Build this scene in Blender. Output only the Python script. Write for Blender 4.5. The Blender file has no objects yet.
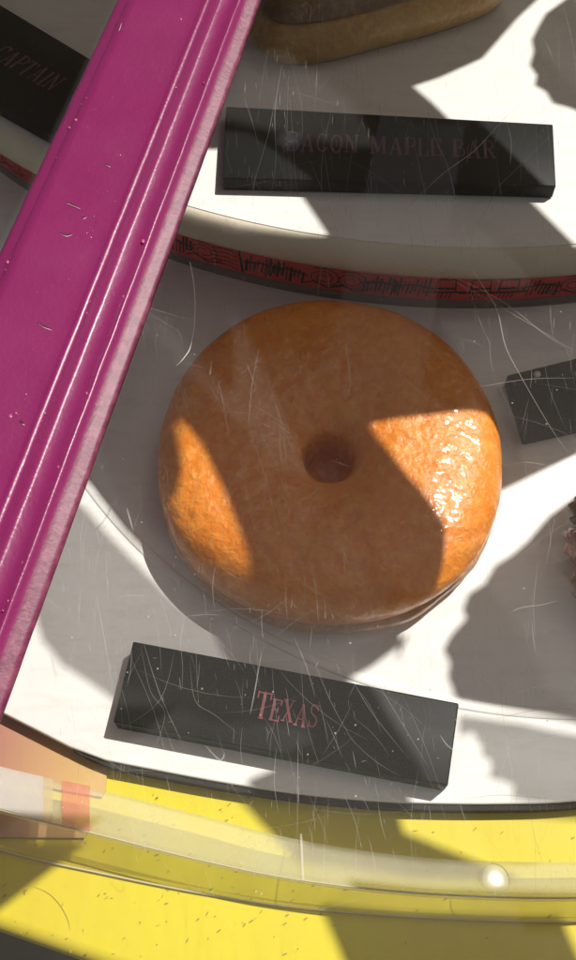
import bpy, bmesh, math, random
from mathutils import Vector, noise, geometry, Matrix
random.seed(7)
S = bpy.context.scene
C = S.collection
R = math.radians

# ------------------------------------------------------------------ camera
PITCH, FPX, DIST = R(30.0), 922.0, 0.645
CAM = Vector((0, -DIST*math.sin(PITCH), DIST*math.cos(PITCH)))
FW = Vector((0, math.sin(PITCH), -math.cos(PITCH)))
UP = Vector((0, math.cos(PITCH), math.sin(PITCH)))
cd = bpy.data.cameras.new("camera"); cam = bpy.data.objects.new("camera", cd); C.objects.link(cam)
cam.location = CAM; cam.rotation_euler = (PITCH, 0, 0)
cd.sensor_fit = 'VERTICAL'; cd.sensor_height = 24.0; cd.lens = 24.0*FPX/960.0
cd.clip_start = 0.01; cd.clip_end = 200
S.camera = cam

# ------------------------------------------------------------------ sky and sun
SUN_EL = R(56.0); SX, SY = 0.80, 0.60
L = Vector((math.cos(SUN_EL)*SX, math.cos(SUN_EL)*SY, math.sin(SUN_EL)))
w = bpy.data.worlds.new("World"); S.world = w; w.use_nodes = True
nt = w.node_tree; nt.nodes.clear()
sky = nt.nodes.new('ShaderNodeTexSky'); sky.sky_type = 'NISHITA'; sky.sun_disc = False
sky.sun_elevation = SUN_EL; sky.sun_rotation = math.atan2(SX, SY)
bg = nt.nodes.new('ShaderNodeBackground'); bg.inputs[1].default_value = 0.05
wo = nt.nodes.new('ShaderNodeOutputWorld')
sky.dust_density = 4.0; sky.ozone_density = 0.3
hs = nt.nodes.new('ShaderNodeHueSaturation'); hs.inputs['Saturation'].default_value = 0.45
tn = nt.nodes.new('ShaderNodeMix'); tn.data_type = 'RGBA'; tn.blend_type = 'MULTIPLY'; tn.inputs[0].default_value = 1; tn.inputs[7].default_value = (.84, .77, .70, 1)
nt.links.new(sky.outputs[0], hs.inputs['Color']); nt.links.new(hs.outputs[0], tn.inputs[6]); nt.links.new(tn.outputs[2], bg.inputs[0]); nt.links.new(bg.outputs[0], wo.inputs[0])
sd = bpy.data.lights.new("sun", 'SUN'); sd.energy = 4.6; sd.angle = R(0.55); sd.color = (1.0, 0.965, 0.90)
sun = bpy.data.objects.new("sun", sd); C.objects.link(sun)
sun.rotation_euler = L.to_track_quat('Z', 'Y').to_euler(); sun.location = L*3
S.view_settings.view_transform = 'Standard'; S.view_settings.look = 'None'
S.view_settings.exposure = 0.36; S.view_settings.gamma = 1
try:
    S.cycles.use_denoising = True; S.cycles.transparent_max_bounces = 24; S.cycles.max_bounces = 10
except Exception: pass

# ------------------------------------------------------------------ helpers
def at(px, py, z=0.0):
    d = FW + Vector((1, 0, 0))*((px-288)/FPX) - UP*((py-480)/FPX)
    return CAM + d*((z-CAM.z)/d.z)

def mat(name, color=(.5,.5,.5), rough=.5, **kw):
    m = bpy.data.materials.new(name); m.use_nodes = True
    b = m.node_tree.nodes['Principled BSDF']
    b.inputs['Base Color'].default_value = (*color, 1); b.inputs['Roughness'].default_value = rough
    for k, v in kw.items(): b.inputs[k.replace('_', ' ')].default_value = v
    return m
class NB:
    def __init__(s, m): s.m = m; s.t = m.node_tree; s.b = s.t.nodes.get('Principled BSDF'); s.co = s.new('ShaderNodeTexCoord')
    def new(s, t, **kw):
        n = s.t.nodes.new(t)
        for k, v in kw.items(): setattr(n, k, v)
        return n
    def ln(s, a, b): s.t.links.new(a, b)
    def mapping(s, scale=(1,1,1), rot=(0,0,0)):
        n = s.new('ShaderNodeMapping'); n.inputs['Scale'].default_value = scale; n.inputs['Rotation'].default_value = rot
        s.ln(s.co.outputs['Object'], n.inputs[0]); return n.outputs[0]
    def noise(s, scale, detail=4, vec=None, rough=.55, dist=0):
        n = s.new('ShaderNodeTexNoise'); n.inputs['Scale'].default_value = scale; n.inputs['Detail'].default_value = detail
        n.inputs['Roughness'].default_value = rough; n.inputs['Distortion'].default_value = dist
        s.ln(vec if vec else s.co.outputs['Object'], n.inputs['Vector']); return n.outputs['Fac']
    def ramp(s, fac, stops):
        n = s.new('ShaderNodeValToRGB'); e = n.color_ramp.elements
        while len(e) < len(stops): e.new(.5)
        for el, (p, c) in zip(e, stops):
            el.position = p; el.color = c if len(c) == 4 else (*c, 1)
        s.ln(fac, n.inputs[0]); return n.outputs[0]
    def mix(s, fac, a, b, blend='MIX'):
        n = s.new('ShaderNodeMix', data_type='RGBA', blend_type=blend)
        for i, v in ((0, fac), (6, a), (7, b)):
            if hasattr(v, 'links'): s.ln(v, n.inputs[i])
            else: n.inputs[i].default_value = v if i == 0 else (*v, 1)
        return n.outputs[2]
    def bump(s, h, strength=.5, dist=.001, nrm=None):
        n = s.new('ShaderNodeBump'); n.inputs['Strength'].default_value = strength; n.inputs['Distance'].default_value = dist
        s.ln(h, n.inputs['Height'])
        if nrm: s.ln(nrm, n.inputs['Normal'])
        return n.outputs[0]

def link(name, me, m=None, parent=None, smooth=False, loc=None):
    o = bpy.data.objects.new(name, me); C.objects.link(o)
    if m: me.materials.append(m)
    if smooth:
        for p in me.polygons: p.use_smooth = True
    if loc: o.location = loc
    if parent: o.parent = parent
    return o
def obj(name, verts, faces, m=None, parent=None, smooth=False, loc=None):
    me = bpy.data.meshes.new(name); me.from_pydata([tuple(v) for v in verts], [], faces); me.update()
    bm = bmesh.new(); bm.from_mesh(me); bmesh.ops.recalc_face_normals(bm, faces=bm.faces); bm.to_mesh(me); bm.free()
    return link(name, me, m, parent, smooth, loc)
def tag(o, label=None, cat=None, group=None, kind=None):
    for k, v in (('label', label), ('category', cat), ('group', group), ('kind', kind)):
        if v: o[k] = v
    return o
def empty(name, loc, label, cat, group=None, rz=0):
    o = bpy.data.objects.new(name, None); C.objects.link(o); o.location = loc; o.rotation_euler.z = rz
    o.empty_display_size = .01
    return tag(o, label, cat, group)
def bevel(o, wdt, seg=3, angle=30):
    md = o.modifiers.new('bevel', 'BEVEL'); md.width = wdt; md.segments = seg; md.limit_method = 'ANGLE'; md.angle_limit = R(angle)
    for p in o.data.polygons: p.use_smooth = True
    md.harden_normals = False
    return o
def prism(pts, z0, z1):
    n = len(pts)
    v = [(p[0], p[1], z0) for p in pts]+[(p[0], p[1], z1) for p in pts]
    f = [list(range(n))[::-1], list(range(n, 2*n))]+[[i, (i+1) % n, n+(i+1) % n, n+i] for i in range(n)]
    return v, f
def sweep_arc(cx, cy, prof, a0, a1, n, closed=True):
    """sweep an (offset radius, z) profile along an arc"""
    v, f = [], []; k = len(prof)
    for i in range(n+1):
        a = a0+(a1-a0)*i/n; c, s = math.cos(a), math.sin(a)
        for r, z in prof: v.append((cx+r*c, cy+r*s, z))
    for i in range(n):
        for j in range(k if closed else k-1):
            f.append([i*k+j, i*k+(j+1) % k, (i+1)*k+(j+1) % k, (i+1)*k+j])
    if closed: f += [list(range(k)), [n*k+j for j in range(k)][::-1]]
    return v, f
class Ribbons:
    def __init__(s): s.v = []; s.f = []
    def line(s, pts, wd, nrm=Vector((0,0,1)), taper=False):
        pts = [Vector(p) for p in pts]; n = len(pts); base = len(s.v)
        for i, p in enumerate(pts):
            t = (pts[min(i+1, n-1)]-pts[max(i-1, 0)]).normalized()
            nn = nrm(p) if callable(nrm) else nrm
            sd_ = nn.cross(t).normalized(); ww = wd*(math.sin(math.pi*(i+.35)/(n-.3)) if taper else 1)/2
            s.v += [p+sd_*ww, p-sd_*ww]
        for i in range(n-1): s.f.append([base+2*i, base+2*i+1, base+2*i+3, base+2*i+2])
    def quad(s, a, b, c, d):
        k = len(s.v); s.v += [Vector(a), Vector(b), Vector(c), Vector(d)]; s.f.append([k, k+1, k+2, k+3])
    def blob(s, c, r, nrm=Vector((0,0,1)), n=7):
        k = len(s.v); a = nrm.orthogonal().normalized(); b = nrm.cross(a)
        for i in range(n):
            q = 2*math.pi*i/n; rr = r*random.uniform(.7, 1.2); s.v.append(Vector(c)+a*rr*math.cos(q)+b*rr*math.sin(q))
        s.f.append(list(range(k, k+n)))
    def build(s, name, m, parent=None, thick=0):
        o = obj(name, s.v, s.f, m, parent)
        return o
def catmull(pts, n=8, closed=False):
    P = [Vector(p) for p in pts]; out = []; m = len(P)
    for i in range(m if closed else m-1):
        if closed: a, b, c, d = P[(i-1) % m], P[i], P[(i+1) % m], P[(i+2) % m]
        else: a, b, c, d = P[max(i-1, 0)], P[i], P[i+1], P[min(i+2, m-1)]
        for k in range(n):
            t = k/n
            out.append(.5*((2*b)+(c-a)*t+(2*a-5*b+4*c-d)*t*t+(3*b-a-3*c+d)*t**3))
    if not closed: out.append(P[-1])
    return out

# ------------------------------------------------------------------ materials
def m_shelf():
    m = mat('white_laminate', (.8,.79,.76), .32, Specular_IOR_Level=.35); n = NB(m)
    f = n.noise(18, 5); c = n.mix(n.ramp(f, [(.42,(0,0,0)),(.7,(1,1,1))]), (.80,.79,.755), (.77,.755,.72))
    c = n.mix(n.ramp(n.noise(30, 8, n.mapping((1, 3.5, 1), (0,0,R(30))), .7), [(.50,(0,0,0)),(.62,(.6,.6,.6))]), c, (.70,.68,.63)); f2 = n.noise(260, 3); c = n.mix(n.ramp(f2, [(.70,(0,0,0)),(.78,(.35,.35,.35))]), c, (.5,.44,.36))
    n.ln(c, n.b.inputs['Base Color']); n.ln(n.bump(n.noise(40, 3), .15, .0006), n.b.inputs['Normal']); return m
def m_lip():
    m = mat('cream_edge', (.62,.55,.42), .4); n = NB(m)
    f = n.noise(25, 5); n.ln(n.mix(f, (.74,.68,.55), (.62,.55,.42)), n.b.inputs['Base Color']); return m
def m_yellow():
    m = mat('yellow_paint', (.8,.62,.05), .42, Specular_IOR_Level=.4); n = NB(m)
    g = n.noise(30, 8, n.mapping((4, .5, 1), (0,0,R(70))), .65)
    c = n.mix(g, (.66,.57,.030), (.58,.49,.022))
    p = n.noise(70, 4, n.mapping((1, 2.4, 1), (0,0,R(-35))), .7)
    pit = n.ramp(p, [(.70,(0,0,0)),(.74,(1,1,1))])
    c = n.mix(n.ramp(n.noise(9, 4), [(.42,(0,0,0)),(.7,(.6,.6,.6))]), c, (.58,.44,.045))
    c = n.mix(pit, c, (.42,.31,.03)); n.ln(c, n.b.inputs['Base Color'])
    b1 = n.bump(pit, -.6, .0015); b2 = n.bump(g, .12, .001, b1); n.ln(b2, n.b.inputs['Normal']); return m
def m_pink():
    m = mat('magenta_gloss_paint', (.24,.012,.085), .3, Specular_IOR_Level=.5); n = NB(m)
    f = n.noise(14, 6); c = n.mix(f, (.20,.011,.090), (.165,.010,.072))
    sp = n.noise(420, 2); spk = n.ramp(sp, [(.74,(0,0,0)),(.78,(.5,.5,.5))]); c = n.mix(spk, c, (.5,.18,.3))
    n.ln(c, n.b.inputs['Base Color'])
    b = n.bump(n.noise(60, 5), .35, .0012); b = n.bump(n.noise(420, 3), .28, .0005, b)
    n.ln(b, n.b.inputs['Normal']); n.ln(n.ramp(n.noise(22, 5), [(.3,(.34,.34,.34)),(.7,(.42,.42,.42))]), n.b.inputs['Roughness']); return m
def m_black():
    m = mat('black_plaque_paint', (.008,.009,.009), .5, Specular_IOR_Level=.14); n = NB(m)
    n.ln(n.mix(n.noise(60, 5), (.005,.006,.006), (.010,.011,.009)), n.b.inputs['Base Color'])
    n.ln(n.bump(n.noise(120, 4), .12, .0004), n.b.inputs['Normal']); return m
def m_riser():
    m = mat('red_printed_band', (.45,.04,.05), .45); n = NB(m)
    n.ln(n.mix(n.noise(35, 4), (.85,.09,.095), (.65,.06,.065)), n.b.inputs['Base Color']); return m
def m_dough(name, a, b, c2, glaze=.6, scale=200, sss=.15, disp=.0012):
    m = mat(name, a, .38, Specular_IOR_Level=.5); n = NB(m)
    f = n.noise(26, 6, rough=.6); c = n.mix(n.ramp(f, [(.35,(0,0,0)),(.68,(1,1,1))]), a, b)
    g = n.noise(scale, 5, rough=.62, dist=.4); c = n.mix(n.ramp(g, [(.45,(0,0,0)),(.72,(.8,.8,.8))]), c, c2)
    n.ln(c, n.b.inputs['Base Color'])
    bb = n.bump(g, .55, disp); bb = n.bump(n.noise(scale*.33, 3), .7, disp*2, bb); n.ln(bb, n.b.inputs['Normal'])
    n.b.inputs['Subsurface Weight'].default_value = sss; n.b.inputs['Subsurface Radius'].default_value = (.01,.004,.0015)
    n.b.inputs['Subsurface Scale'].default_value = .5
    n.b.inputs['Coat Weight'].default_value = glaze; n.b.inputs['Coat Roughness'].default_value = .13
    cb = n.bump(n.noise(scale*.62, 2, rough=.4), .9, .0032); n.ln(cb, n.b.inputs['Coat Normal'])
    return m
def m_clear(name, veil=.06, tint=(1,1,1), dust=(.8,.78,.75), gloss=.7, rough=.04):
    """thin clear plastic: straight-through light, fresnel reflection and a film of dust"""
    m = bpy.data.materials.new(name); m.use_nodes = True; n = NB(m); n.t.nodes.remove(n.b)
    out = [x for x in n.t.nodes if x.type == 'OUTPUT_MATERIAL'][0]
    tr = n.new('ShaderNodeBsdfTransparent'); tr.inputs[0].default_value = (*tint, 1)
    gl = n.new('ShaderNodeBsdfGlossy'); gl.inputs['Roughness'].default_value = rough
    df = n.new('ShaderNodeBsdfDiffuse'); df.inputs[0].default_value = (*dust, 1)
    tl = n.new('ShaderNodeBsdfTranslucent'); tl.inputs[0].default_value = (*dust, 1)
    dd = n.new('ShaderNodeMixShader'); dd.inputs[0].default_value = .5; n.ln(df.outputs[0], dd.inputs[1]); n.ln(tl.outputs[0], dd.inputs[2])
    mx = n.new('ShaderNodeMixShader')
    f = n.noise(14, 6, rough=.65); mr = n.new('ShaderNodeMapRange'); n.ln(f, mr.inputs[0])
    mr.inputs['From Min'].default_value = .3; mr.inputs['From Max'].default_value = .75
    mr.inputs['To Min'].default_value = veil*.75; mr.inputs['To Max'].default_value = veil*1.3
    n.ln(mr.outputs[0], mx.inputs[0]); n.ln(tr.outputs[0], mx.inputs[1]); n.ln(dd.outputs[0], mx.inputs[2])
    fr = n.new('ShaderNodeLayerWeight'); fr.inputs['Blend'].default_value = .5
    pw = n.new('ShaderNodeMath', operation='POWER'); n.ln(fr.outputs['Facing'], pw.inputs[0]); pw.inputs[1].default_value = 5
    mm = n.new('ShaderNodeMath', operation='MULTIPLY_ADD'); n.ln(pw.outputs[0], mm.inputs[0]); mm.inputs[1].default_value = gloss*.9; mm.inputs[2].default_value = gloss*.03
    m2 = n.new('ShaderNodeMixShader'); n.ln(mm.outputs[0], m2.inputs[0]); n.ln(mx.outputs[0], m2.inputs[1]); n.ln(gl.outputs[0], m2.inputs[2])
    n.ln(m2.outputs[0], out.inputs[0]); return m
SHELF, LIP, YELLOW, PINK, BLACK, RISER = m_shelf(), m_lip(), m_yellow(), m_pink(), m_black(), m_riser()
GREY = mat('grey_plinth', (.16,.14,.125), .5)
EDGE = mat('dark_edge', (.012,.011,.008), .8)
SIGNPINK = mat('faded_pink_letters', (.40,.10,.13), .5)
SIGNDIM = mat('worn_pink_letters', (.11,.035,.045), .5)
INK = mat('black_ink', (.02,.012,.015), .5)
DONUT = m_dough('glazed_donut', (.77,.25,.018), (.70,.21,.012), (.82,.37,.065), scale=130, disp=.0030, sss=.45)
PALE = m_dough('pale_dough', (.50,.31,.11), (.40,.22,.065), (.58,.40,.17), glaze=.1, sss=.1)
MAPLE = m_dough('maple_icing', (.17,.10,.055), (.12,.065,.035), (.24,.15,.09), glaze=.4)
FRITTER = m_dough('dark_fritter', (.20,.065,.022), (.12,.03,.012), (.33,.12,.04), glaze=.7, disp=.002)
CHOC = m_dough('chocolate_icing', (.035,.016,.010), (.05,.02,.012), (.08,.035,.02), glaze=.6)
CLEAR = m_clear('scratched_acrylic', veil=.023, gloss=.5)
RIM = m_clear('milky_acrylic', veil=.27, dust=(.84,.83,.70), gloss=.9, rough=.12)
FOOT = m_clear('clear_acrylic_foot', veil=.03, tint=(.97,.97,.94), gloss=.6, rough=.08)
SCR = m_clear('scratch_white', veil=.36, dust=(.9,.88,.84), gloss=0)
SPECK = m_clear('dust_speck', veil=.45, dust=(.9,.88,.85), gloss=0)
HALFSHADE = m_clear('partial_shadow_tint', veil=.02, tint=(.50,.50,.50), gloss=.2)  # dims the sun through the added unseen sheets
CASTER = mat('shadow_board_ply', (.30,.22,.15), .7)  # for the added unseen board that only throws shadows
PEACH = mat('peach_reflection', (.7,.4,.25), .3, Alpha=.93); n_ = NB(PEACH)
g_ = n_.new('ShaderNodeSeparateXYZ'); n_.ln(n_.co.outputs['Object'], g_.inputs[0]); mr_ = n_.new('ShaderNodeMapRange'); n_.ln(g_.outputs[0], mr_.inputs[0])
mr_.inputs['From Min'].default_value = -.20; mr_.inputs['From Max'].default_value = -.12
n_.ln(n_.mix(mr_.outputs[0], (.36,.13,.15), (.60,.40,.16)), n_.b.inputs['Base Color'])  # reflected pink put into the colour, turning peach to the right
REFLW = m_clear('white_reflection_tint', veil=.68, dust=(.80,.76,.72), gloss=.6, rough=.2); REFLR = m_clear('red_reflection_tint', veil=.34, dust=(.88,.32,.26), gloss=.6, rough=.2); REFLC = m_clear('cream_reflection_tint', veil=.45, dust=(.8,.7,.5), gloss=.6, rough=.2)  # reflections in the guard wall, given as tinted films

# ------------------------------------------------------------------ the setting: yellow board and what lies under it
ZB = -0.012
a = at(0, 932, ZB); b = at(120, 974, ZB); dv = (b-a).normalized(); nv = Vector((dv.y, -dv.x, 0))
p0 = a-dv*.5; p1 = b+dv*.06; p2 = p1+Vector((.10, -.03, 0)); p3 = p2+Vector((.8, .10, 0))
v, f = prism([p0, p1, p2, p3, (1.1, 1.5, 0), (-1.1, 1.5, 0)], ZB-.028, ZB)
bd = bevel(obj('table_top', v, f, YELLOW), .009, 5); tag(bd, kind='structure')
v, f = prism([(-3,-3,0), (3,-3,0), (3,3,0), (-3,3,0)], -.75, -.74)
GRD = mat('ground', (.05,.045,.04), .9); n_ = NB(GRD); n_.ln(n_.mix(n_.noise(30, 6), (.05,.045,.018), (.10,.09,.035)), n_.b.inputs['Base Color'])
tag(obj('ground', v, f, GRD), kind='structure')

dn_ = Ribbons(); rnd = random.Random(21)
for _ in range(150):
    x, y = rnd.uniform(0, 590)*rnd.choice([.55,1]), rnd.uniform(790, 958); L_ = rnd.uniform(1.5, 6); an = R(38)+rnd.gauss(0, .35)
    p_ = [at(x, y, ZB+.00025), at(x+L_*.5*math.cos(an), y-L_*.5*math.sin(an), ZB+.00025), at(x+L_*math.cos(an), y-L_*math.sin(an), ZB+.00025)]
    dn_.line(p_, rnd.uniform(.0003,.0011), taper=True)
dn_.line(catmull([at(x, y, ZB+.00025) for x, y in ((32,886),(48,893),(60,905),(68,920),(70,931))], 5), .0005, taper=True)
o = dn_.build('paint_dents', mat('dent_dark', (.30,.23,.03), .7), bd); o['kind'] = 'stuff'  # flat dashes, darker than the paint around them

# ------------------------------------------------------------------ the stepped display stand
CXA, CYA = 0.0915, 0.4649
stand = empty('display_stand', (0,0,ZB), 'stepped round white pastry stand with two shelf levels and a red printed riser', 'display stand')
def world_child(o):                       # parts are modelled in world coordinates, the stand's base sits at ZB
    o.parent = stand; o.location = -Vector(stand.location); return o
# lower shelf: circle fitted to its front edge; straight facet at the far left
edge = [at(-160, 628, 0), at(5, 714, 0), at(70, 747, 0)]
ec = [at(x, y, 0) for x, y in ((105,760),(140,767),(220,782),(300,794),(375,801),(430,803.5),(500,804),(576,801))]
ec2 = [at(x, y, 0) for x, y in ((700,786),(820,758))]
outline = edge+catmull(ec+ec2, 6)+[Vector((.62,.3,0)), Vector((.6,1.1,0)), Vector((-.9,1.1,0)), Vector((-.9,.25,0))]
v, f = prism(outline, -.006, 0)
lo = bevel(obj('lower_shelf', v, f, SHELF), .0012, 2, 40); world_child(lo)
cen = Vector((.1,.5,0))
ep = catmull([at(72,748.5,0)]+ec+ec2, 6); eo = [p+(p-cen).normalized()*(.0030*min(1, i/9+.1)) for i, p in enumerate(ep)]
v, f = prism(ep[::-1]+eo, -.0113, -.0022); world_child(obj('edge_shadow_band', v, f, EDGE))  # dark strip added to draw the shadow line under the shelf edge
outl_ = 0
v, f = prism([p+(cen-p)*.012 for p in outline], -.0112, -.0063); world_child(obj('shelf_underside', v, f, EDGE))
# low bead added to pick out the bright light streak on the shelf
v, f = sweep_arc(.1764, .2245, [(.3895+.0035*math.cos(q*math.pi/8), .0001+.0011*math.sin(q*math.pi/8)) for q in range(9)], R(178), R(338), 150, closed=False)
world_child(obj('streak_bead', v, f, SHELF, smooth=True))
# upper shelf with a rounded cream lip
ZT = .070
TX, TY = 0.143, 0.733
def fit_r(px, py, z, cx=TX, cy=TY):
    p = at(px, py, z); return math.hypot(p.x-cx, p.y-cy)
r_lip = .5945
prof = [(r_lip-.014, ZT), (r_lip-.0095, ZT-.0006), (r_lip-.005, ZT-.003), (r_lip-.0015, ZT-.008), (r_lip, ZT-.014), (r_lip-.0008, ZT-.018), (r_lip-.004, ZT-.0225), (r_lip-.014, ZT-.0235), (r_lip-.03, ZT-.0235), (r_lip-.03, ZT)]
v, f = sweep_arc(TX, TY, prof, R(195), R(340), 160); lip = obj('shelf_lip', v, f, LIP, smooth=True); world_child(lip)
prof = [(r_lip-.0302, ZT-.0004), (.02, ZT-.0004), (.02, ZT-.012), (r_lip-.0302, ZT-.012)]
# shelf surface stops where the lip starts to roll over
prof = [(r_lip-.0130, ZT+.0004), (.02, ZT+.0004), (.02, ZT-.004), (r_lip-.0130, ZT-.004)]
v, f = sweep_arc(TX, TY, [(r, z) for r, z in prof], R(150), R(390), 200); up = obj('upper_shelf', v, f, SHELF); world_child(up)
# riser
RX, RY, RRr = TX, TY, .578
v, f = sweep_arc(RX, RY, [(RRr-.003, .0065), (RRr-.003, .0475), (RRr-.02, .0475), (RRr-.02, .0065)], R(190), R(345), 160)
ris = obj('printed_riser', v, f, RISER, smooth=False); world_child(ris)
v, f = sweep_arc(RX, RY, [(RRr, .0003), (RRr-.0005, .0048), (RRr-.0026, .0063), (RRr-.02, .0063), (RRr-.02, .0003)], R(190), R(345), 160)
pl = obj('plinth', v, f, GREY); world_child(pl)
# ink doodles printed on the riser (generic squiggles, figures and lines)
rb = Ribbons()
def on_riser(ang, z): r = RRr-.0026; return Vector((RX+r*math.cos(ang), RY+r*math.sin(ang), z))
rn = lambda p: Vector((p.x-RX, p.y-RY, 0)).normalized()
def doodle(a0, seed):
    rnd = random.Random(seed)
    k = rnd.choice(['curl', 'hat', 'block', 'block', 'lines', 'leafy', 'hat'])
    W = .032/RRr; P = lambda x, y: on_riser(a0+(x-.5)*W, .0075+y*.024)
    wd = .0009
    if k == 'face':
        rb.line([P(.5+.42*math.cos(t), .5+.45*math.sin(t)) for t in [i*.45 for i in range(15)]], wd, rn)
        for e in (.33, .66): rb.blob(P(e, .6), .0011, rn(P(e, .6)))
        rb.line([P(.3,.3), P(.5,.2), P(.7,.3)], wd, rn); rb.line([P(.5,.55), P(.46,.42), P(.54,.4)], wd, rn)
    elif k == 'curl':
        rb.line([P(.5+(.08+.05*i*.35)*math.cos(i*.7), .5+(.08+.05*i*.35)*math.sin(i*.7)) for i in range(22)], wd, rn)
        rb.line([P(0,.1), P(.3,.3), P(.6,.05), P(1,.25)], wd*1.5, rn)
    elif k == 'hat':
        rb.line([P(0,.3), P(1,.35)], wd*2.2, rn); rb.line([P(.25,.33), P(.28,.9), P(.7,.92), P(.75,.34)], wd*1.4, rn)
        rb.line([P(.26,.5), P(.74,.52)], wd*2.5, rn)
        for i in range(4): rb.line([P(.3+.1*i,.05), P(.35+.1*i,.28)], wd, rn)
    elif k == 'block':
        for i in range(9): rb.line([P(.1*i+.05, .05+.3*rnd.random()), P(.1*i+.1, .6+.35*rnd.random())], wd*rnd.uniform(1,2.6), rn)
        rb.line([P(0,.5), P(.5,.62), P(1,.48)], wd*2, rn)
    elif k == 'lines':
        for i in range(5): rb.line([P(0,.1+.18*i), P(.4,.16+.18*i), P(.7,.05+.19*i)], wd, rn)
        rb.line([P(.8,0), P(.75,.95)], wd*2.4, rn)
    else:
        rb.line([P(.1,.1), P(.35,.6), P(.6,.9)], wd*1.3, rn)
        for i in range(6): rb.line([P(.15+.08*i,.2+.11*i), P(.45+.07*i,.15+.11*i), P(.5+.06*i,.05+.12*i)], wd, rn)
for i in range(62): doodle(R(205)+i*R(150)/62*1.0+random.uniform(-.004,.004), i*3+1)
dd_ = rb.build('print', INK); dd_.parent = ris; 

# ------------------------------------------------------------------ curved acrylic guard round the stand
guard = empty('acrylic_guard', (0,-.27,ZB), 'curved milky clear plastic guard ring standing on the yellow board in front of the shelf', 'guard')
def gchild(o): o.parent = guard; o.location = -Vector(guard.location); return o
up_px = [(-150,724),(0,768),(100,790),(200,815),(300,840),(430,858),(576,862),(700,855)]
lo_px = [(-150,764),(0,810),(100,835),(200,860),(300,880),(430,894),(576,898),(700,890)]
fi_px = [(-150,802),(0,850),(100,873),(200,893),(300,908),(430,918),(576,922),(700,915)]
UPc = catmull([at(x, y, .004) for x, y in up_px], 10); LOc = catmull([at(x, y, .016) for x, y in lo_px], 10); FIc = catmull([at(x, y, ZB+.0012) for x, y in fi_px], 10)
def strip(curves, thick, name, m, i0=0, i1=None, lift=0):
    i1 = i1 if i1 is not None else len(curves[0])-1
    v, f = [], []; k = len(curves)
    for side in (0, 1):
        for i in range(i0, i1+1):
            for c in curves:
                p = c[i].copy()
                d = (curves[0][i]-curves[-1][i]); t = (curves[0][min(i+1, len(curves[0])-1)]-curves[0][max(i-1, 0)])
                nn = d.cross(t).normalized()
                if nn.z < 0: nn = -nn
                v.append(p+nn*(lift-side*thick))
    n_i = i1-i0+1
    for s in (0, 1):
        o_ = s*n_i*k
        for i in range(n_i-1):
            for j in range(k-1): f.append([o_+i*k+j, o_+i*k+j+1, o_+(i+1)*k+j+1, o_+(i+1)*k+j])
    o_ = n_i*k
    for i in range(n_i-1):
        for j in (0, k-1): f.append([i*k+j, (i+1)*k+j, o_+(i+1)*k+j, o_+i*k+j])
    for i in (0, n_i-1):
        for j in range(k-1): f.append([i*k+j, i*k+j+1, o_+i*k+j+1, o_+i*k+j])
    return gchild(obj(name, v, f, m))
MID = [(a_+b_)/2+Vector((0,0,.0015)) for a_, b_ in zip(UPc, LOc)]
strip([UPc, MID, LOc], .003, 'sloped_wall', RIM)
strip([[p+Vector((0,0,-.0002)) for p in LOc], FIc], .003, 'foot_flange', FOOT)
# bright cut edges
er = Ribbons()
def tube(pts, r, n=6):
    v, f = [], []
    for i, p in enumerate(pts):
        t = (pts[min(i+1, len(pts)-1)]-pts[max(i-1, 0)]).normalized(); s_ = t.cross(Vector((0,0,1))).normalized(); u_ = s_.cross(t)
        for j in range(n): q = 2*math.pi*j/n; v.append(p+s_*r*math.cos(q)+u_*r*math.sin(q))
    for i in range(len(pts)-1):
        for j in range(n): f.append([i*n+j, i*n+(j+1) % n, (i+1)*n+(j+1) % n, (i+1)*n+j])
    f += [list(range(n)), [(len(pts)-1)*n+j for j in range(n)]]
    return v, f
CUT = mat('cut_acrylic_edge', (.62,.55,.34), .15, Alpha=.75)
for c_, r_ in ((FIc, .0006), (LOc, .0005)):
    v, f = tube([p+Vector((0,0,.0003)) for p in c_], r_); gchild(obj('cut_edge', v, f, CUT, smooth=True))
i_a, i_b, i_c = 14, 15, 20     # white, cream and red reflections, built as tinted pieces over the wall's left end
strip([UPc, MID, LOc], .0012, 'white_reflection', REFLW, 0, i_a, .0016)
strip([UPc, MID, LOc], .0012, 'cream_reflection', REFLC, i_a, i_b, .0014)
strip([UPc, MID, LOc], .0012, 'red_reflection', REFLR, i_b+1, i_c-1, .0015)
# seam
rr = Ribbons(); s0, s1 = at(301, 834, .004), at(303, 880, .016)
rr.line([s0+Vector((0,0,.001)), (s0+s1)/2+Vector((0,0,.0028)), s1+Vector((0,0,.001))], .0012, Vector((0,-.3,1)).normalized()); gchild(rr.build('seam', SPECK))
# added dome, tilted to make the sun glint on the wall
bp = at(495, 879, .0125); ax_ = (L+(CAM-bp).normalized()).normalized(); e_a = ax_.orthogonal().normalized(); e_b = ax_.cross(e_a)
v, f = [], []; NR, NS = 9, 28
for i in range(NR+2):
    rad = .0082*min(i, NR)/NR; hh = .0009*(1-(rad/.0082)**2) if i <= NR else -.0012
    for j in range(NS): t = 2*math.pi*j/NS; v.append(bp+e_a*(rad*math.cos(t)+1e-6)+e_b*rad*math.sin(t)+ax_*(hh+.0002))
for i in range(NR+1):
    for j in range(NS): f.append([i*NS+j, i*NS+(j+1) % NS, (i+1)*NS+(j+1) % NS, (i+1)*NS+j])
GLINT = m_clear('clear_glint_dome', veil=.03, gloss=2.2, rough=.30)
gchild(obj('glint_dome', v, f, GLINT, smooth=True))
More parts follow.
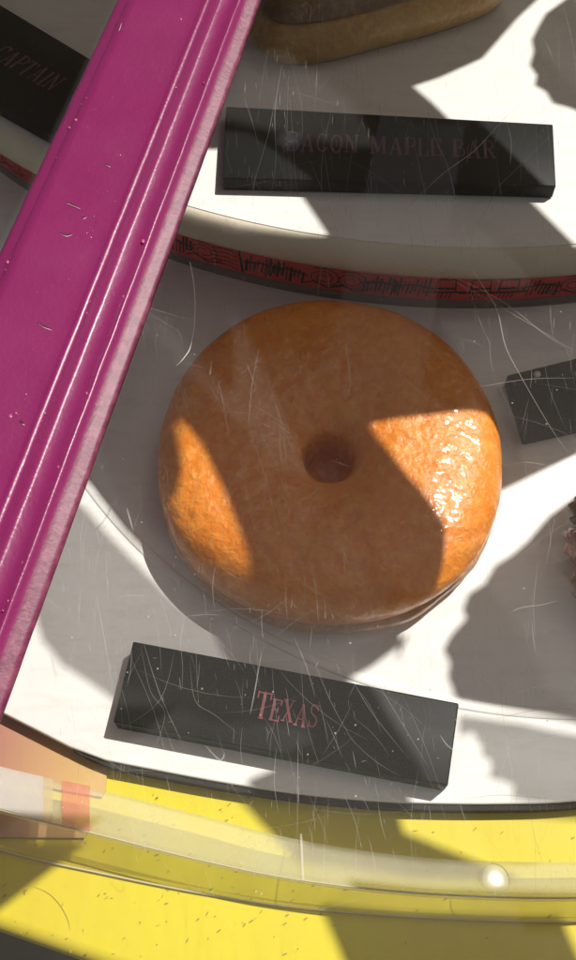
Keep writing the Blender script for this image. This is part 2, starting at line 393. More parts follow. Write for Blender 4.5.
# pink reflection, built as flat peach pieces on the board
pc = empty('pink_reflection', at(40, 780, ZB), 'peach pink reflection over the yellow board under the magenta bar, built as flat tinted pieces', 'reflection')
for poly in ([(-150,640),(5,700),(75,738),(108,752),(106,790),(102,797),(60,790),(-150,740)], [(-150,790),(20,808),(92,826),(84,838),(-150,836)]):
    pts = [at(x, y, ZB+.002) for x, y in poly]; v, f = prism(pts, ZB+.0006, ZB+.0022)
    o = obj('reflection_piece', v, f, PEACH); o.parent = pc; o.location = -Vector(pc.location)

# ------------------------------------------------------------------ lettering
def glyph(ch):
    """slab-serif strokes in a unit box: ('l', pts, width) thick strokes and thin serifs"""
    T, t = .17, .075
    sv = lambda x, y: ('l', [(x-.14,y),(x+.14,y)], t)
    G = {
     'T': (.74, [('l',[(.37,0),(.37,1)],T), ('l',[(.0,.96),(.74,.96)],t), ('l',[(.02,1),(.02,.74)],t), ('l',[(.72,1),(.72,.74)],t), sv(.37,.03)]),
     'E': (.66, [('l',[(.14,0),(.14,1)],T), ('l',[(0,.96),(.62,.96)],t), ('l',[(0,.04),(.64,.04)],t), ('l',[(.2,.52),(.46,.52)],t), ('l',[(.46,.40),(.46,.64)],t), ('l',[(.61,1),(.61,.74)],t), ('l',[(.63,0),(.63,.28)],t)]),
     'X': (.78, [('l',[(.12,1),(.66,0)],T), ('l',[(.66,1),(.12,0)],t), sv(.13,.97), sv(.64,.97), sv(.13,.03), sv(.65,.03)]),
     'A': (.80, [('l',[(.40,1),(.68,0)],T), ('l',[(.40,1),(.13,0)],t), ('l',[(.2,.33),(.6,.33)],t), sv(.13,.03), sv(.67,.03)]),
     'S': (.60, [('c',[(.53,.80),(.42,.95),(.26,.98),(.10,.88),(.10,.68),(.26,.55),(.42,.46),(.52,.32),(.47,.10),(.30,.02),(.14,.06),(.05,.24)],.11), ('l',[(.54,1),(.54,.74)],t), ('l',[(.05,0),(.05,.28)],t)]),
     'B': (.68, [('l',[(.14,0),(.14,1)],T), ('c',[(.02,.97),(.36,.97),(.54,.88),(.55,.66),(.38,.53),(.2,.52)],.09), ('c',[(.2,.52),(.44,.50),(.62,.40),(.62,.14),(.40,.03),(.02,.03)],.10)]),
     'C': (.68, [('c',[(.60,.76),(.50,.93),(.34,.98),(.16,.86),(.08,.5),(.16,.14),(.34,.02),(.50,.07),(.62,.24)],.12), ('l',[(.61,1),(.61,.7)],t)]),
     'O': (.74, [('c',[(.37,.98),(.18,.88),(.08,.5),(.18,.12),(.37,.02),(.56,.12),(.66,.5),(.56,.88),(.37,.98)],.12)]),
     'N': (.82, [('l',[(.13,0),(.13,1)],t), ('l',[(.12,1),(.66,0)],T), ('l',[(.67,0),(.67,1)],t), sv(.13,.03), sv(.67,.97), ('l',[(0,.97),(.2,.97)],t)]),
     'M': (.96, [('l',[(.12,0),(.14,1)],t), ('l',[(.15,1),(.47,.1)],T), ('l',[(.47,.1),(.78,1)],t), ('l',[(.80,0),(.80,1)],T), sv(.12,.03), sv(.81,.03), ('l',[(0,.97),(.2,.97)],t), ('l',[(.75,.97),(.94,.97)],t)]),
     'P': (.64, [('l',[(.15,0),(.15,1)],T), ('c',[(.02,.97),(.40,.97),(.58,.86),(.58,.58),(.40,.47),(.2,.46)],.10), sv(.15,.03)]),
     'L': (.62, [('l',[(.15,0),(.15,1)],T), sv(.15,.97), ('l',[(0,.04),(.58,.04)],t), ('l',[(.57,0),(.57,.32)],t)]),
     'R': (.74, [('l',[(.15,0),(.15,1)],T), ('c',[(.02,.97),(.40,.97),(.56,.86),(.56,.62),(.40,.51),(.2,.50)],.10), ('l',[(.36,.5),(.62,.02)],.14), sv(.15,.03), ('l',[(.56,.03),(.74,.03)],t)]),
     'I': (.34, [('l',[(.17,0),(.17,1)],T), sv(.17,.03), sv(.17,.97)]),
     ' ': (.42, []),
    }
    return G[ch]
def lettering(text, width, height, z, big_first=1.0, wob=None):
    """returns ribbons centred at the origin in the xy plane"""
    rb_ = Ribbons(); x = 0; gap = .10; items = []
    for i, ch in enumerate(text):
        wd_, st = glyph(ch); sc = big_first if i == 0 else 1
        items.append((x, sc, st)); x += (wd_*sc+gap)
    tot = x-gap; sx = width/tot
    for i, (x0, sc, st) in enumerate(items):
        dy, rot = (wob[i % len(wob)] if wob else (0, 0))
        for k, (kind, pts, wd_) in enumerate(st):
            P = [Vector((a_, b_, 0)) for a_, b_ in pts]
            if kind == 'c': P = catmull(P, 4)
            Q = []
            for p in P:
                qx, qy = p.x*sc, (p.y-.5)*sc+.5*(sc-1)*0
                qx, qy = qx*math.cos(rot)-qy*math.sin(rot), qx*math.sin(rot)+qy*math.cos(rot)
                Q.append(Vector(((x0+qx-tot/2)*sx, (qy+dy)*height, z+k*.00002)))
            rb_.line(Q, wd_*sc*sx*1.0)
    return rb_

def plaque(c4, z0, th, label, group, text=None, twidth=0, theight=0, tpos=(0,0), m=SIGNPINK, bf=1.0, wob=None):
    """c4: pixel corners of the top face TL, TR, BR, BL; z0 base height; th thickness"""
    P = [at(x, y, z0+th) for x, y in c4]
    ctr = sum(P, Vector())/4; dx = ((P[1]-P[0])+(P[2]-P[3])); rz = math.atan2(dx.y, dx.x)
    root = empty('name_plaque', (ctr.x, ctr.y, z0), label, 'sign', group, rz)
    M = Matrix.Rotation(-rz, 4, 'Z')
    loc = [M @ (p-Vector((ctr.x, ctr.y, p.z))) for p in P]
    v, f = prism([(q.x, q.y, 0) for q in loc], .0003, th)
    bevel(obj('board', v, f, BLACK, root), .0012, 3)
    if text:
        lt = lettering(text, twidth, theight, th+.0003, bf, wob)
        o = lt.build('lettering', m, root); o.location = (tpos[0], tpos[1], 0)
    return root, rz
G_SIGN = 'black name plaques on the shelves'
wobT = [(.05,0),(-.04,-.03),(.02,.02),(-.05,-.05),(0,.04)]
def local(root, rz, px, py, z):
    p = at(px, py, z)-Vector((root.location.x, root.location.y, z)); return (Matrix.Rotation(-rz, 4, 'Z') @ p)
r1, a1 = plaque([(133,641),(459,703),(448,786),(113,722)], 0, .015, 'black wooden plaque lettered TEXAS, in front of the big glazed donut', G_SIGN)
q = local(r1, a1, 287, 711, .0153); lt = lettering('TEXAS', .0375, .0135, .0153, 1.22, wobT); o = lt.build('lettering', SIGNPINK, r1); o.location = (q.x, q.y, 0)
r2, a2 = plaque([(226,106),(553,124),(556,186),(222,178)], ZT+.0005, .012, 'black wooden plaque lettered BACON MAPLE BAR on the upper shelf', G_SIGN)
q = local(r2, a2, 390, 146, ZT+.0125); lt = lettering('BACON MAPLE BAR', .158, .0195, .0123, 1.12, [(.03,0),(-.02,0),(.02,.02),(0,-.02)]); o = lt.build('lettering', SIGNDIM, r2); o.location = (q.x, q.y, 0)
r3, a3 = plaque([(-160,-92),(96,62),(62,140),(-190,0)], ZT+.0005, .012, 'black wooden plaque lettered CAPTAIN, seen through the pane left of the magenta bar', G_SIGN)
q = local(r3, a3, 28, 68, ZT+.0125); lt = lettering('CAPTAIN', .070, .0185, .0123, 1.0, [(.02,0),(-.02,0)]); o = lt.build('lettering', SIGNDIM, r3); o.location = (q.x, q.y, 0)
r4, a4 = plaque([(507,375),(690,330),(712,395),(526,436)], 0, .013, 'plain black plaque end with a silver screw, at the right behind the donut', G_SIGN)
q = local(r4, a4, 537, 374, .0135)
v, f = [], []
for i, (rr_, zz) in enumerate(((.0001,.0018),(.0016,.0016),(.0028,.0008),(.003,0))):
    for j in range(14): v.append((rr_*math.cos(j*math.pi/7), rr_*math.sin(j*math.pi/7), zz))
for i in range(3):
    for j in range(14): f.append([i*14+j, i*14+(j+1) % 14, (i+1)*14+(j+1) % 14, (i+1)*14+j])
sc_ = obj('screw', v, f, mat('dull_steel', (.55,.54,.52), .4, Metallic=.5), r4, smooth=True); sc_.location = (q.x, q.y, .0131)

# ------------------------------------------------------------------ pastries
def ring_pastry(name, prof, NU, amp, seed, outline=None, lump=0, lumpscale=60):
    P = catmull([(r, z, 0) for r, z in prof], 6, closed=True); k = len(P); v, f = [], []
    for i in range(NU):
        t = 2*math.pi*i/NU; c, s = math.cos(t), math.sin(t)
        o_ = outline(t) if outline else 1
        for p in P:
            r, z = p.x, max(p.y, 0.0002)
            wgt = min(1, max(0, (r-.02)/.06)); r2_ = r*(1+(o_-1)*wgt)
            q_ = Vector((r2_*c, r2_*s, z))
            nn = noise.noise(q_*9+Vector((seed,0,0)))*amp + noise.noise(q_*28+Vector((seed,3,0)))*amp*.35
            if lump: nn += abs(noise.noise(q_*lumpscale+Vector((seed,0,0))))*lump
            rr_ = r2_*(1+nn*wgt*6); zz = z*.92*(1+nn*7) if z > .003 else z
            v.append((rr_*c, rr_*s, zz))
    for i in range(NU):
        for j in range(k): f.append([i*k+j, i*k+(j+1) % k, ((i+1) % NU)*k+(j+1) % k, ((i+1) % NU)*k+j])
    return v, f
dprof = [(.004,.005),(.0150,.012),(.0155,.026),(.0160,.039),(.0190,.0475),(.028,.0530),(.045,.0568),(.066,.058),(.083,.0563),(.097,.0528),(.1080,.0450),(.1140,.0345),(.1145,.024),(.1115,.0175),(.1085,.0150),(.1115,.0105),(.1130,.005),(.105,.0004),(.06,.0),(.025,.0),(.003,.002)]
dc = at(328, 448, .030)
def d_out(t): return 1.004+.008*math.cos(2*(t-R(0)))+.006*math.cos(4*(t-R(40)))+.006*math.cos(3*(t-R(95)))+.010*math.cos(t-R(40))
v, f = ring_pastry('d', dprof, 220, .003, 4.2, d_out)
dn = empty('donut', (dc.x, dc.y, 0), 'big round glazed golden brown ring donut on the lower shelf', 'donut')
obj('dough_ring', [(a_, b_*1.11-.017*max(0, 1-math.hypot(a_, b_)/.105), c_) for a_, b_, c_ in v], f, DONUT, dn, smooth=True)
# pale crease round the foot of the donut
v2, f2 = [], []
pr = [(.1118,.0182),(.1152,.0150),(.1156,.0112),(.1125,.0080),(.106,.014),(.108,.018)]
for i in range(220):
    t = 2*math.pi*i/220; o_ = d_out(t)*(1+.022*noise.noise(Vector((math.cos(t)*3, math.sin(t)*3, 5)))+.006*noise.noise(Vector((math.cos(t)*14, math.sin(t)*14, 5))))
    dz = .0025*noise.noise(Vector((math.cos(t)*2, math.sin(t)*2, 1)))
    for r, z in pr: v2.append((r*o_*math.cos(t), r*o_*math.sin(t), z+dz))
for i in range(220):
    for j in range(6): f2.append([i*6+j, i*6+(j+1) % 6, ((i+1) % 220)*6+(j+1) % 6, ((i+1) % 220)*6+j])
CREASE = m_dough('pale_glaze_crease', (.50,.26,.12), (.42,.20,.09), (.6,.38,.22), glaze=.7)
obj('crease', [(a_, b_*1.11-.017*max(0, 1-math.hypot(a_, b_)/.105), c_) for a_, b_, c_ in v2], f2, CREASE, dn, smooth=True)

# long bar pastry on the upper shelf, top of the picture
def bar_pastry(L_, W_, H_, seed, z_from=0.0, z_to=1.0, infl=0):
    v, f = [], []; NU, NV = 120, 30
    for i in range(NU):
        t = 2*math.pi*i/NU; c, s = math.cos(t), math.sin(t)
        ex = 3.2; d = (abs(c)**ex+abs(s)**ex)**(-1/ex)
        for j in range(NV+1):
            q = z_from+(z_to-z_from)*j/NV        # 0 base .. 1 crown
            ph = -.9+q*(math.pi/2+.9); rr_ = math.cos(ph) if ph > 0 else math.cos(ph*.7); zz = .38+.62*math.sin(max(ph,0)) if ph > 0 else .38*(1+ph/.9)
            p = Vector((d*c*(L_/2-W_/2*(1-rr_)), d*s*W_/2*rr_, zz*H_))
            nn = noise.noise(p*22+Vector((seed,0,0)))*.05
            v.append((p.x*(1+nn*.5)+infl*c, p.y*(1+nn)+infl*s, p.z*(1+nn)+(infl if zz > .5 else 0)))
    for i in range(NU):
        for j in range(NV): f.append([i*(NV+1)+j, i*(NV+1)+j+1, ((i+1) % NU)*(NV+1)+j+1, ((i+1) % NU)*(NV+1)+j])
    f.append([i*(NV+1)+NV for i in range(NU)])
    if z_from == 0: f.append([i*(NV+1) for i in range(NU)][::-1])
    return v, f
pa, pb = at(285, 70, ZT), at(540, -2, ZT); dirv = (pb-pa).normalized(); nrm_ = Vector((-dirv.y, dirv.x, 0))
LB, WB, HB = .235, .088, .044
bc = pa+dirv*(LB/2-.016)+nrm_*(WB/2-.016)
mb = empty('maple_bar', (bc.x, bc.y, ZT+.0006), 'long pale yeast bar with brown maple icing at the top edge of the picture', 'pastry', rz=math.atan2(dirv.y, dirv.x))
v, f = bar_pastry(LB, WB, HB, 2.0); obj('dough', v, f, PALE, mb, smooth=True)
v, f = bar_pastry(LB, WB, HB, 2.0, .66, 1.0, .0012); ic = obj('icing', v, f, MAPLE, mb, smooth=True)
md = ic.modifiers.new('thick', 'SOLIDIFY'); md.thickness = .0015; md.offset = -1
def fritter(name, loc, r, h, seed, m, lump=.18, squash=1.0, parent=None):
    bm = bmesh.new(); bmesh.ops.create_icosphere(bm, subdivisions=6, radius=1)
    for vv in bm.verts:
        d = vv.co.normalized()
        k = 1+lump*abs(noise.noise(d*3.2+Vector((seed,0,0))))*1.6+lump*.5*abs(noise.noise(d*8+Vector((0,seed,0))))-.1
        p = d*k; z = p.z
        vv.co = Vector((p.x*r, p.y*r*squash, max(.0005, h*.42+z*h*.58)))
    me = bpy.data.meshes.new(name); bm.to_mesh(me); bm.free()
    return link(name, me, m, parent, smooth=True, loc=loc)
# lumpy dark pastry at the right edge (lower shelf)
fc = at(664, 560, .03)
ft = empty('fritter', (fc.x, fc.y, 0), 'dark brown lumpy fritter with chocolate icing at the right edge of the lower shelf', 'pastry')
fritter('dough', (0,0,0), .056, .052, 3.3, FRITTER, parent=ft)
v, f = [], []
ch = fritter('icing', (-.006,.020,.014), .047, .048, 8.1, CHOC, .22, .72, ft)
# round crusted pastry beyond the top right corner (upper shelf)
gc = at(655, 10, ZT+.02)
gt = fritter('crusted_pastry', (gc.x, gc.y, ZT+.0006), .052, .045, 12.2, FRITTER, .10)
tag(gt, 'round crusted brown pastry just past the upper right corner, casting the lumpy shadow', 'pastry')

# ------------------------------------------------------------------ clear top panes and the magenta bar
def ZP(y): return .115+.068*y                  # underside of the panes
def at_pane(px, py, lift=0.0):
    d = FW + Vector((1,0,0))*((px-288)/FPX) - UP*((py-480)/FPX)
    # CAM.z + t d.z = .115 + .068 (CAM.y + t d.y) + lift
    t = (.115+.068*CAM.y+lift-CAM.z)/(d.z-.068*d.y); return CAM+d*t
PN = Vector((0, -.068, 1)).normalized()
PT = .003
bar_a, bar_b = at_pane(262, 0, PT), at_pane(0, 725, PT)       # the bar's lower right edge on the pane
bdir = (bar_a-bar_b).normalized(); side = PN.cross(bdir).normalized()     # points to the left
if side.x > 0: side = -side
# left edge of the bar measured on a plane 2 cm higher
lft = at_pane(111, 0, .018); wid_t = (lft-bar_a).dot(side); lft2 = at_pane(0, 240, .018); wid_b = (lft2-bar_a).dot(side)
WBAR = (wid_t+wid_b)/2
print('bar width', wid_t, wid_b)
def pane(pts, name, label):
    n = len(pts); v = [p for p in pts]+[p+PN*PT for p in pts]
    f = [list(range(n))[::-1], list(range(n, 2*n))]+[[i, (i+1) % n, n+(i+1) % n, n+i] for i in range(n)]
    o = obj(name, v, f, CLEAR); return tag(o, label, 'clear panel', 'clear acrylic panes of the display case')
def onp(x, y): return Vector((x, y, ZP(y)))
e0 = bar_a+bdir*.9; e1 = bar_b-bdir*.22
e0 = e0+side*.012; e1 = e1+side*.012
pr_ = pane([onp(e1.x, e1.y), onp(.62, e1.y+.01), onp(.70, .95), onp(e0.x, e0.y)], 'acrylic_sheet', 'scratched clear acrylic pane right of the magenta bar, over the donut')
g0 = bar_a+bdir*.9+side*(WBAR-.012); g1 = bar_b-bdir*.22+side*(WBAR-.012)
pl_ = pane([onp(g1.x, g1.y), onp(g0.x, g0.y), onp(-.85, .95), onp(-.85, g1.y)], 'acrylic_sheet', 'dim clear acrylic pane left of the magenta bar, over the CAPTAIN plaque')
# bar profile: (fraction across from the right edge, height above the pane)
prof = [(0,0),(0,.0022),(.03,.0034),(.06,.0044),(.09,.0056),(.112,.0080),(.122,.0094),(.132,.0098),(.145,.0094),(.158,.0086),(.20,.0084),(.25,.0086),(.270,.0094),(.285,.0140),(.297,.0170),(.312,.0183),(.330,.0184),(.345,.0177),(.36,.0175),(.42,.0175),(.60,.0178),(.80,.0178),(.862,.0177),(.872,.0164),(.885,.0158),(.93,.0150),(.965,.0132),(.988,.0095),(1,.005),(1,0)]
NSEG = 260; v, f = [], []; st0 = bar_b-bdir*.22; LBAR = (bar_a-st0).length+.6
for i in range(NSEG+1):
    base = st0+bdir*(LBAR*i/NSEG)
    for fx, hz in prof:
        jit = noise.noise(Vector((i*.23, fx*9, 0)))*.00035+noise.noise(Vector((i*.9, fx*30, 2)))*.00012
        v.append(base+side*(fx*WBAR+jit*.7)+PN*(hz+.0003+(jit if hz > .001 else 0)))
k = len(prof)
for i in range(NSEG):
    for j in range(k): f.append([i*k+j, i*k+(j+1) % k, (i+1)*k+(j+1) % k, (i+1)*k+j])
f += [list(range(k)), [NSEG*k+j for j in range(k)][::-1]]
bar = empty('wooden_bar', st0, 'glossy magenta painted wooden moulding running diagonally over the case top', 'frame bar')
o = obj('moulding', v, f, PINK, bar, smooth=True); o.location = -Vector(bar.location)
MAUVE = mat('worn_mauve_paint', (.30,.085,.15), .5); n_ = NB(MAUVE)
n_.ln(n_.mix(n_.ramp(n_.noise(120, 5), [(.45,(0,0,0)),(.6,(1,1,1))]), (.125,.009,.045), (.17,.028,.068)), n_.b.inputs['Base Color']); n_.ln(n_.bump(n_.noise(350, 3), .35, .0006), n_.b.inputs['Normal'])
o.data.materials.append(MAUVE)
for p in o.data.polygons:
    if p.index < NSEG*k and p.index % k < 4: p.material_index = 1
# dents and paint blisters on the bar
def on_bar(px, py):
    p = at_pane(px, py, PT+.0178); s_ = (p-bar_a).dot(side)/WBAR
    if not (.01 < s_ < .99): return None
    for (f0, h0), (f1, h1) in zip(prof[1:-1], prof[2:]):
        if f0 <= s_ <= f1: h_ = h0+(h1-h0)*(s_-f0)/max(1e-6, f1-f0); break
    p = at_pane(px, py, PT+h_+.0006); return p
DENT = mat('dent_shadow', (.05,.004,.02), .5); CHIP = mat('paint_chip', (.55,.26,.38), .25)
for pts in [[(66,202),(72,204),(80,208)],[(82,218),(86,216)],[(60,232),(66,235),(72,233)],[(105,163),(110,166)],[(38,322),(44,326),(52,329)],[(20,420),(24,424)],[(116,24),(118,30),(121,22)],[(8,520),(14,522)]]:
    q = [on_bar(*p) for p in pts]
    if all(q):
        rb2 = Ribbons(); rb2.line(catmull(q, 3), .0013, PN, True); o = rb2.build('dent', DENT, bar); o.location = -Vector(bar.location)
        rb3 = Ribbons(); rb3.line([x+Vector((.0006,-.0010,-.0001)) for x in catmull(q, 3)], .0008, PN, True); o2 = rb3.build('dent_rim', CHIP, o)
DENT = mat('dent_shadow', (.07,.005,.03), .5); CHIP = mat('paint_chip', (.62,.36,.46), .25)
bm = bmesh.new(); rnd = random.Random(3)
def blist(px, py, r):
    p = on_bar(px, py)
    if p: bmesh.ops.create_icosphere(bm, subdivisions=2, radius=r, matrix=Matrix.Translation(p-PN*r*.5) @ Matrix.Diagonal((1, rnd.uniform(1,1.8), .7, 1)))
for _ in range(190):
    yy = rnd.uniform(0, 700); fr = rnd.choice([.13,.125,.14,.31,.32,.30,.08,.05,.5,.9]) + rnd.uniform(-.02,.02)
    p = bar_b+bdir*((bar_a-bar_b).length*rnd.random())+side*(fr*WBAR)+PN*.01
    vv = p-CAM; w_ = vv.dot(FW); blist(288+FPX*vv.x/w_, 480-FPX*vv.dot(UP)/w_, rnd.choice([.0004,.0005,.0007,.0012]))
me = bpy.data.meshes.new('blisters'); bm.to_mesh(me); bm.free(); o = link('paint_blisters', me, mat('blistered_paint', (.34,.08,.17), .16), bar, True); o.location = -Vector(bar.location); o['kind'] = 'stuff'

# scratches, specks and a smudge on the right-hand pane
sc = Ribbons(); LZ = PT+.00025
def pp(pts, n=5): return catmull([at_pane(x, y, LZ) for x, y in pts], n)
for pts, wd in [
    ([(404,212),(420,195),(445,172),(475,150),(505,118),(530,96)], .0006),
    ([(425,90),(432,130),(447,165),(458,210),(470,262),(482,285),(497,310),(505,345),(520,375),(552,430),(575,462)], .0006),
    ([(505,118),(511,140),(510,165)], .0008), ([(380,238),(440,270),(500,300),(550,338),(576,350)], .0004), ([(398,252),(470,290),(540,330),(565,345)], .0003),
    ([(560,600),(540,605),(520,608),(505,616)], .0003), ([(548,685),(525,690),(505,699)], .0006), ([(555,710),(530,711),(495,719)], .0004),
    ([(275,100),(268,135),(255,180),(250,200)], .0003), ([(283,60),(275,110),(276,160),(270,200)], .0003),
    ([(175,650),(160,700),(120,730)], .00014), ([(140,640),(150,690),(165,715),(150,760)], .00014), ([(190,660),(195,700),(215,715),(240,735)], .00014),
    ([(262,650),(255,690),(250,715)], .0005), ([(310,650),(330,700),(355,745)], .00014), ([(345,665),(370,710),(410,760)], .00014), ([(370,670),(400,720),(430,770)], .00014),
    ([(440,735),(447,745),(456,752)], .0005), ([(345,340),(350,380),(347,400)], .0012), ([(400,375),(412,385),(428,400)], .0005),
    ([(212,360),(210,375)], .0008), ([(127,508),(133,530)], .0008), ([(205,745),(220,760),(225,752)], .0006), ([(460,800),(500,795),(560,800)], .0005),
    ([(440,395),(520,380),(576,378)], .0003), ([(470,470),(520,462),(560,468)], .0003), ([(480,640),(476,665),(485,690)], .0003), ([(330,460),(342,464),(350,467)], .0006)]:
    sc.line(pp(pts), wd, PN, True)
rnd = random.Random(11)
for _ in range(1000):            # short fine scratches, mostly running up the pane
    x, y = rnd.uniform(60, 600), rnd.uniform(-10, 900)
    if x < 262-.36*y+6: continue
    ln = rnd.choice([6, 10, 16, 30, 60, 110])*rnd.uniform(.5, 1.2); an = rnd.gauss(R(96), R(8)) if rnd.random() < .85 else rnd.uniform(0, math.pi)
    bend = rnd.uniform(-.12, .12)
    sc.line(pp([(x, y), (x+ln*.5*math.cos(an), y-ln*.5*math.sin(an)), (x+ln*math.cos(an+bend), y-ln*math.sin(an+bend))], 3), rnd.choice([.00008,.00010,.00013,.00020]), PN, True)
for _ in range(230):            # little vertical nicks over the upper plaque
    x, y = rnd.uniform(200, 580), rnd.uniform(0, 330); ln = rnd.uniform(3, 13)
    if x < 262-.36*y+8: continue
    sc.line(pp([(x, y), (x-.05*ln, y+ln*.5), (x+rnd.uniform(-.1,.1)*ln, y+ln)], 2), rnd.choice([.00012,.0002,.0003]), PN, True)
for _ in range(130):            # very fine swirl marks over the plaque and donut
    cx_, cy_ = rnd.gauss(330, 150), rnd.gauss(600, 190); r_ = rnd.uniform(60, 260); t0 = rnd.uniform(0, 6.28)
    if cx_ < 262-.36*cy_+6: continue
    sc.line([at_pane(cx_+r_*math.cos(t0+.1*i), cy_+r_*math.sin(t0+.1*i), LZ) for i in range(6)], rnd.choice([.00007,.0001]), PN, True)
o = sc.build('scratches', SCR, pr_); o['kind'] = 'stuff'
sp = Ribbons()
for _ in range(430):
    x, y = rnd.uniform(60, 600), rnd.uniform(0, 900)
    if x < 262-.36*y+6: continue
    sp.blob(at_pane(x, y, LZ+.0001), rnd.choice([.00015,.0002,.0002,.0003,.0005]), PN, 6)
o = sp.build('dust_specks', SPECK, pr_); o['kind'] = 'stuff'
sp = Ribbons()
for _ in range(60):
    x, y = rnd.uniform(0, 110), rnd.uniform(0, 235)
    if x > 108-.46*y: continue
    sp.blob(at_pane(x, y, LZ+.0001), rnd.choice([.0002,.0003,.0004]), PN, 6)
sp.build('dust_specks', SPECK, pl_)['kind'] = 'stuff'
# smudge
SM = bpy.data.materials.new('greasy_smudge'); SM.use_nodes = True; n_ = NB(SM); n_.t.nodes.remove(n_.b); out = [x for x in n_.t.nodes if x.type == 'OUTPUT_MATERIAL'][0]
g = n_.new('ShaderNodeTexGradient', gradient_type='SPHERICAL'); n_.ln(n_.mapping((85, 110, 95)), g.inputs[0])
mu = n_.new('ShaderNodeMath', operation='MULTIPLY'); n_.ln(g.outputs['Fac'], mu.inputs[0]); n_.ln(n_.noise(300, 3), mu.inputs[1])
tr = n_.new('ShaderNodeBsdfTransparent'); df = n_.new('ShaderNodeBsdfTranslucent'); df.inputs[0].default_value = (.25,.27,.30,1); d2 = n_.new('ShaderNodeBsdfDiffuse'); d2.inputs[0].default_value = (.22,.25,.28,1)
a_ = n_.new('ShaderNodeAddShader'); n_.ln(df.outputs[0], a_.inputs[0]); n_.ln(d2.outputs[0], a_.inputs[1])
mx = n_.new('ShaderNodeMixShader'); n_.ln(mu.outputs[0], mx.inputs[0]); n_.ln(tr.outputs[0], mx.inputs[1]); n_.ln(a_.outputs[0], mx.inputs[2]); n_.ln(mx.outputs[0], out.inputs[0])
c0 = at_pane(290, 140, LZ+.0002); ax = Vector((1,0,0)); ay = PN.cross(ax)
o = obj('smudge', [ax*(.013*math.cos(i*.3927))+ay*(.013*math.sin(i*.3927)) for i in range(16)], [list(range(16))], SM, pr_); o.location = c0
# white thread lying on the pane by the bar
pts = catmull([at_pane(x, y, PT+.0006) for x, y in ((190,262),(194,285),(195,315),(191,345),(184,358),(176,366))], 6)
v, f = tube(pts, .00022, 6); tag(obj('thread', v, f, mat('white_thread', (.75,.70,.66), .5), smooth=True), 'thin curved white thread lying on the pane beside the magenta bar', 'thread')

# ------------------------------------------------------------------ unseen boards added beyond the frame, outlines shaped to cast the shadows
def eq(px, py, z):                      # the spot on the lower shelf's plane that the same sun ray would reach
    p = at(px, py, z); return p-L*(z/L.z)
def E2(lst): return [eq(*p).to_2d() for p in lst]
opaque = [
 E2([(30,440,0),(90,487,0),(104,506,0),(122,530,0),(143,552,0),(146,530,0),(141,470,0),(160,405,.040),(176,405,.052),(205,440,.056),(232,500,.056),(262,590,.050)] +
    [(300,760,0),(235,795,-.012),(305,872,-.012),(345,965,-.012),(380,1040,-.012),(620,1040,-.012),(576,962,-.012),(545,893,-.012),(400,835,-.012),(392,806,-.012),(350,700,0),(345,682,0),(370,668,0),(392,652,0),(410,632,0)] +
    [(445,605,.045),(450,560,.052),(446,520,.055),(408,470,.057),(373,413,.058),(430,411,.057),(490,411,.047),(500,492,0),(576,456,0),(1500,60,0)] +
    [(1600,-260,.07),(300,-330,.07),(-500,-330,.07),(-500,330,.07),(-60,420,0)]),
 E2([(640,470,0),(600,482,0),(576,495,0),(548,516,0),(528,540,0),(510,556,0),(494,566,0),(484,584,0),(468,594,0),(462,610,0),(466,618,0),(450,636,0),(443,650,0),(450,664,0),(447,676,0),(456,700,0),(500,709,0),(540,716,0),(576,723,0),(760,765,0),(1500,900,0),(1500,250,0),(800,430,0)]),
 E2([(-300,850,ZB),(84,845,ZB),(0,910,ZB),(-300,1100,ZB)])]
holes = [E2([(410,88,.07),(440,78,.07),(480,60,.07),(515,20,.07),(545,-8,.07),(575,-30,.07),(585,-15,.07),(562,2,.07),(545,14,.07),(538,26,.07),(531,40,.07),(533,52,.07),(529,66,.07),(536,76,.07),(534,86,.07),(545,92,.07),(552,104,.07),(568,108,.07),(600,122,.07),(740,125,.07),(740,238,.07),(620,246,.07),(572,247,.07),(530,205,.07),(430,105,.07)]),
         E2([(110,120,.07),(190,150,.07),(240,150,.07),(300,195,.07),(329,238,.07),(300,236,.07),(240,227,.07),(200,217,.07),(120,193,.07)]),
         E2([(300,844,.004),(430,862,.004),(576,866,.004),(700,859,.004),(700,886,.014),(576,894,.014),(430,890,.014),(300,876,.014)])]
half_shade = [  # outlines of the added sheets that give partial shade
 E2([(20,560,0),(42,640,0),(62,665,0),(85,680,0),(112,699,0),(200,740,0),(330,745,0),(310,672,0),(270,662,0),(222,638,0),(178,606,0),(140,568,0),(105,532,0),(84,508,0),(60,490,0),(20,470,0)]),
 E2([(459,716,0),(459,736,0),(472,732,0),(478,741,0),(482,747,0),(481,756,0),(491,761,0),(490,779,0),(503,781,0),(514,786,0),(511,797,0),(530,803,0),(900,830,0),(900,790,0),(700,752,0),(576,736,0),(520,724,0)])]
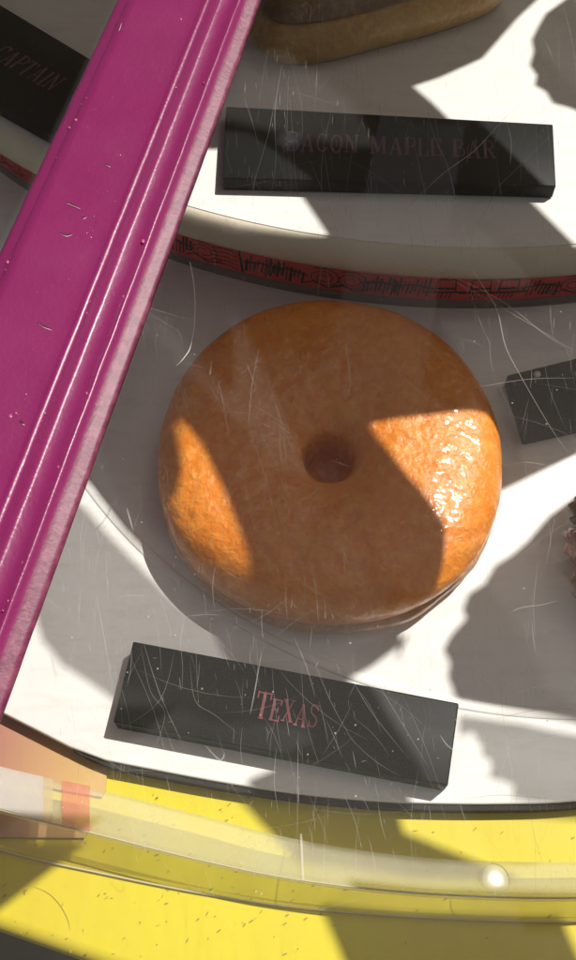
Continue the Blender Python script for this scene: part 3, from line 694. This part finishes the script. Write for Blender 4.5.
def inside(p, poly):
    c = False; n = len(poly)
    for i in range(n):
        a_, b_ = poly[i], poly[i-1]
        if (a_.y > p.y) != (b_.y > p.y) and p.x < (b_.x-a_.x)*(p.y-a_.y)/(b_.y-a_.y)+a_.x: c = not c
    return c
# the sun's rays that meet the magenta bar come through here
def eqp(p): return (p-L*(p.z/L.z)).to_2d()
bq = [bar_a+bdir*.12, bar_a+bdir*.12+side*WBAR, bar_b-bdir*.15+side*WBAR, bar_b-bdir*.15]
bh = []
holes.append([eqp(bq[0]+PN*.002), eqp(bq[0]+PN*.019+side*.02), eqp(bq[1]+PN*.019), eqp(bq[2]+PN*.019), eqp(bq[3]+PN*.019+side*.02), eqp(bq[3]+PN*.002)])
allp = opaque+holes+half_shade; vs, es = [], []
for poly in allp:
    b0 = len(vs); vs += poly; es += [(b0+i, b0+(i+1) % len(poly)) for i in range(len(poly))]
ov, oe, of, *_ = geometry.delaunay_2d_cdt(vs, es, [], 0, 1e-6)
ZC = .56; sh = L*(ZC/L.z)
sets = {'o': [], 'f': []}
for tri in of:
    c_ = sum((ov[i] for i in tri), Vector((0,0)))/len(tri)
    if any(inside(c_, h) for h in holes): continue
    if any(inside(c_, h) for h in opaque): sets['o'].append(tri)
    elif any(inside(c_, h) for h in half_shade): sets['f'].append(tri)
def sheet(tris, name, m, z, th):
    used = sorted({i for t in tris for i in t}); ix = {g_: k_ for k_, g_ in enumerate(used)}
    s2 = L*(z/L.z)
    o = obj(name, [(ov[g_].x+s2.x, ov[g_].y+s2.y, z) for g_ in used], [[ix[i] for i in t] for t in tris], m)
    md = o.modifiers.new('thick', 'SOLIDIFY'); md.thickness = th; return o
tag(sheet(sets['o'], 'shadow_board', CASTER, ZC, .004), 'cut plywood canopy added out of the picture, shaped only to cast the shadows', 'shade_caster')
tag(sheet(sets['f'], 'partial_shadow_sheet', HALFSHADE, ZC+.02, .0008), 'grey tinted plastic sheets beside the plywood canopy, added out of the picture for partial shade', 'shade sheet')
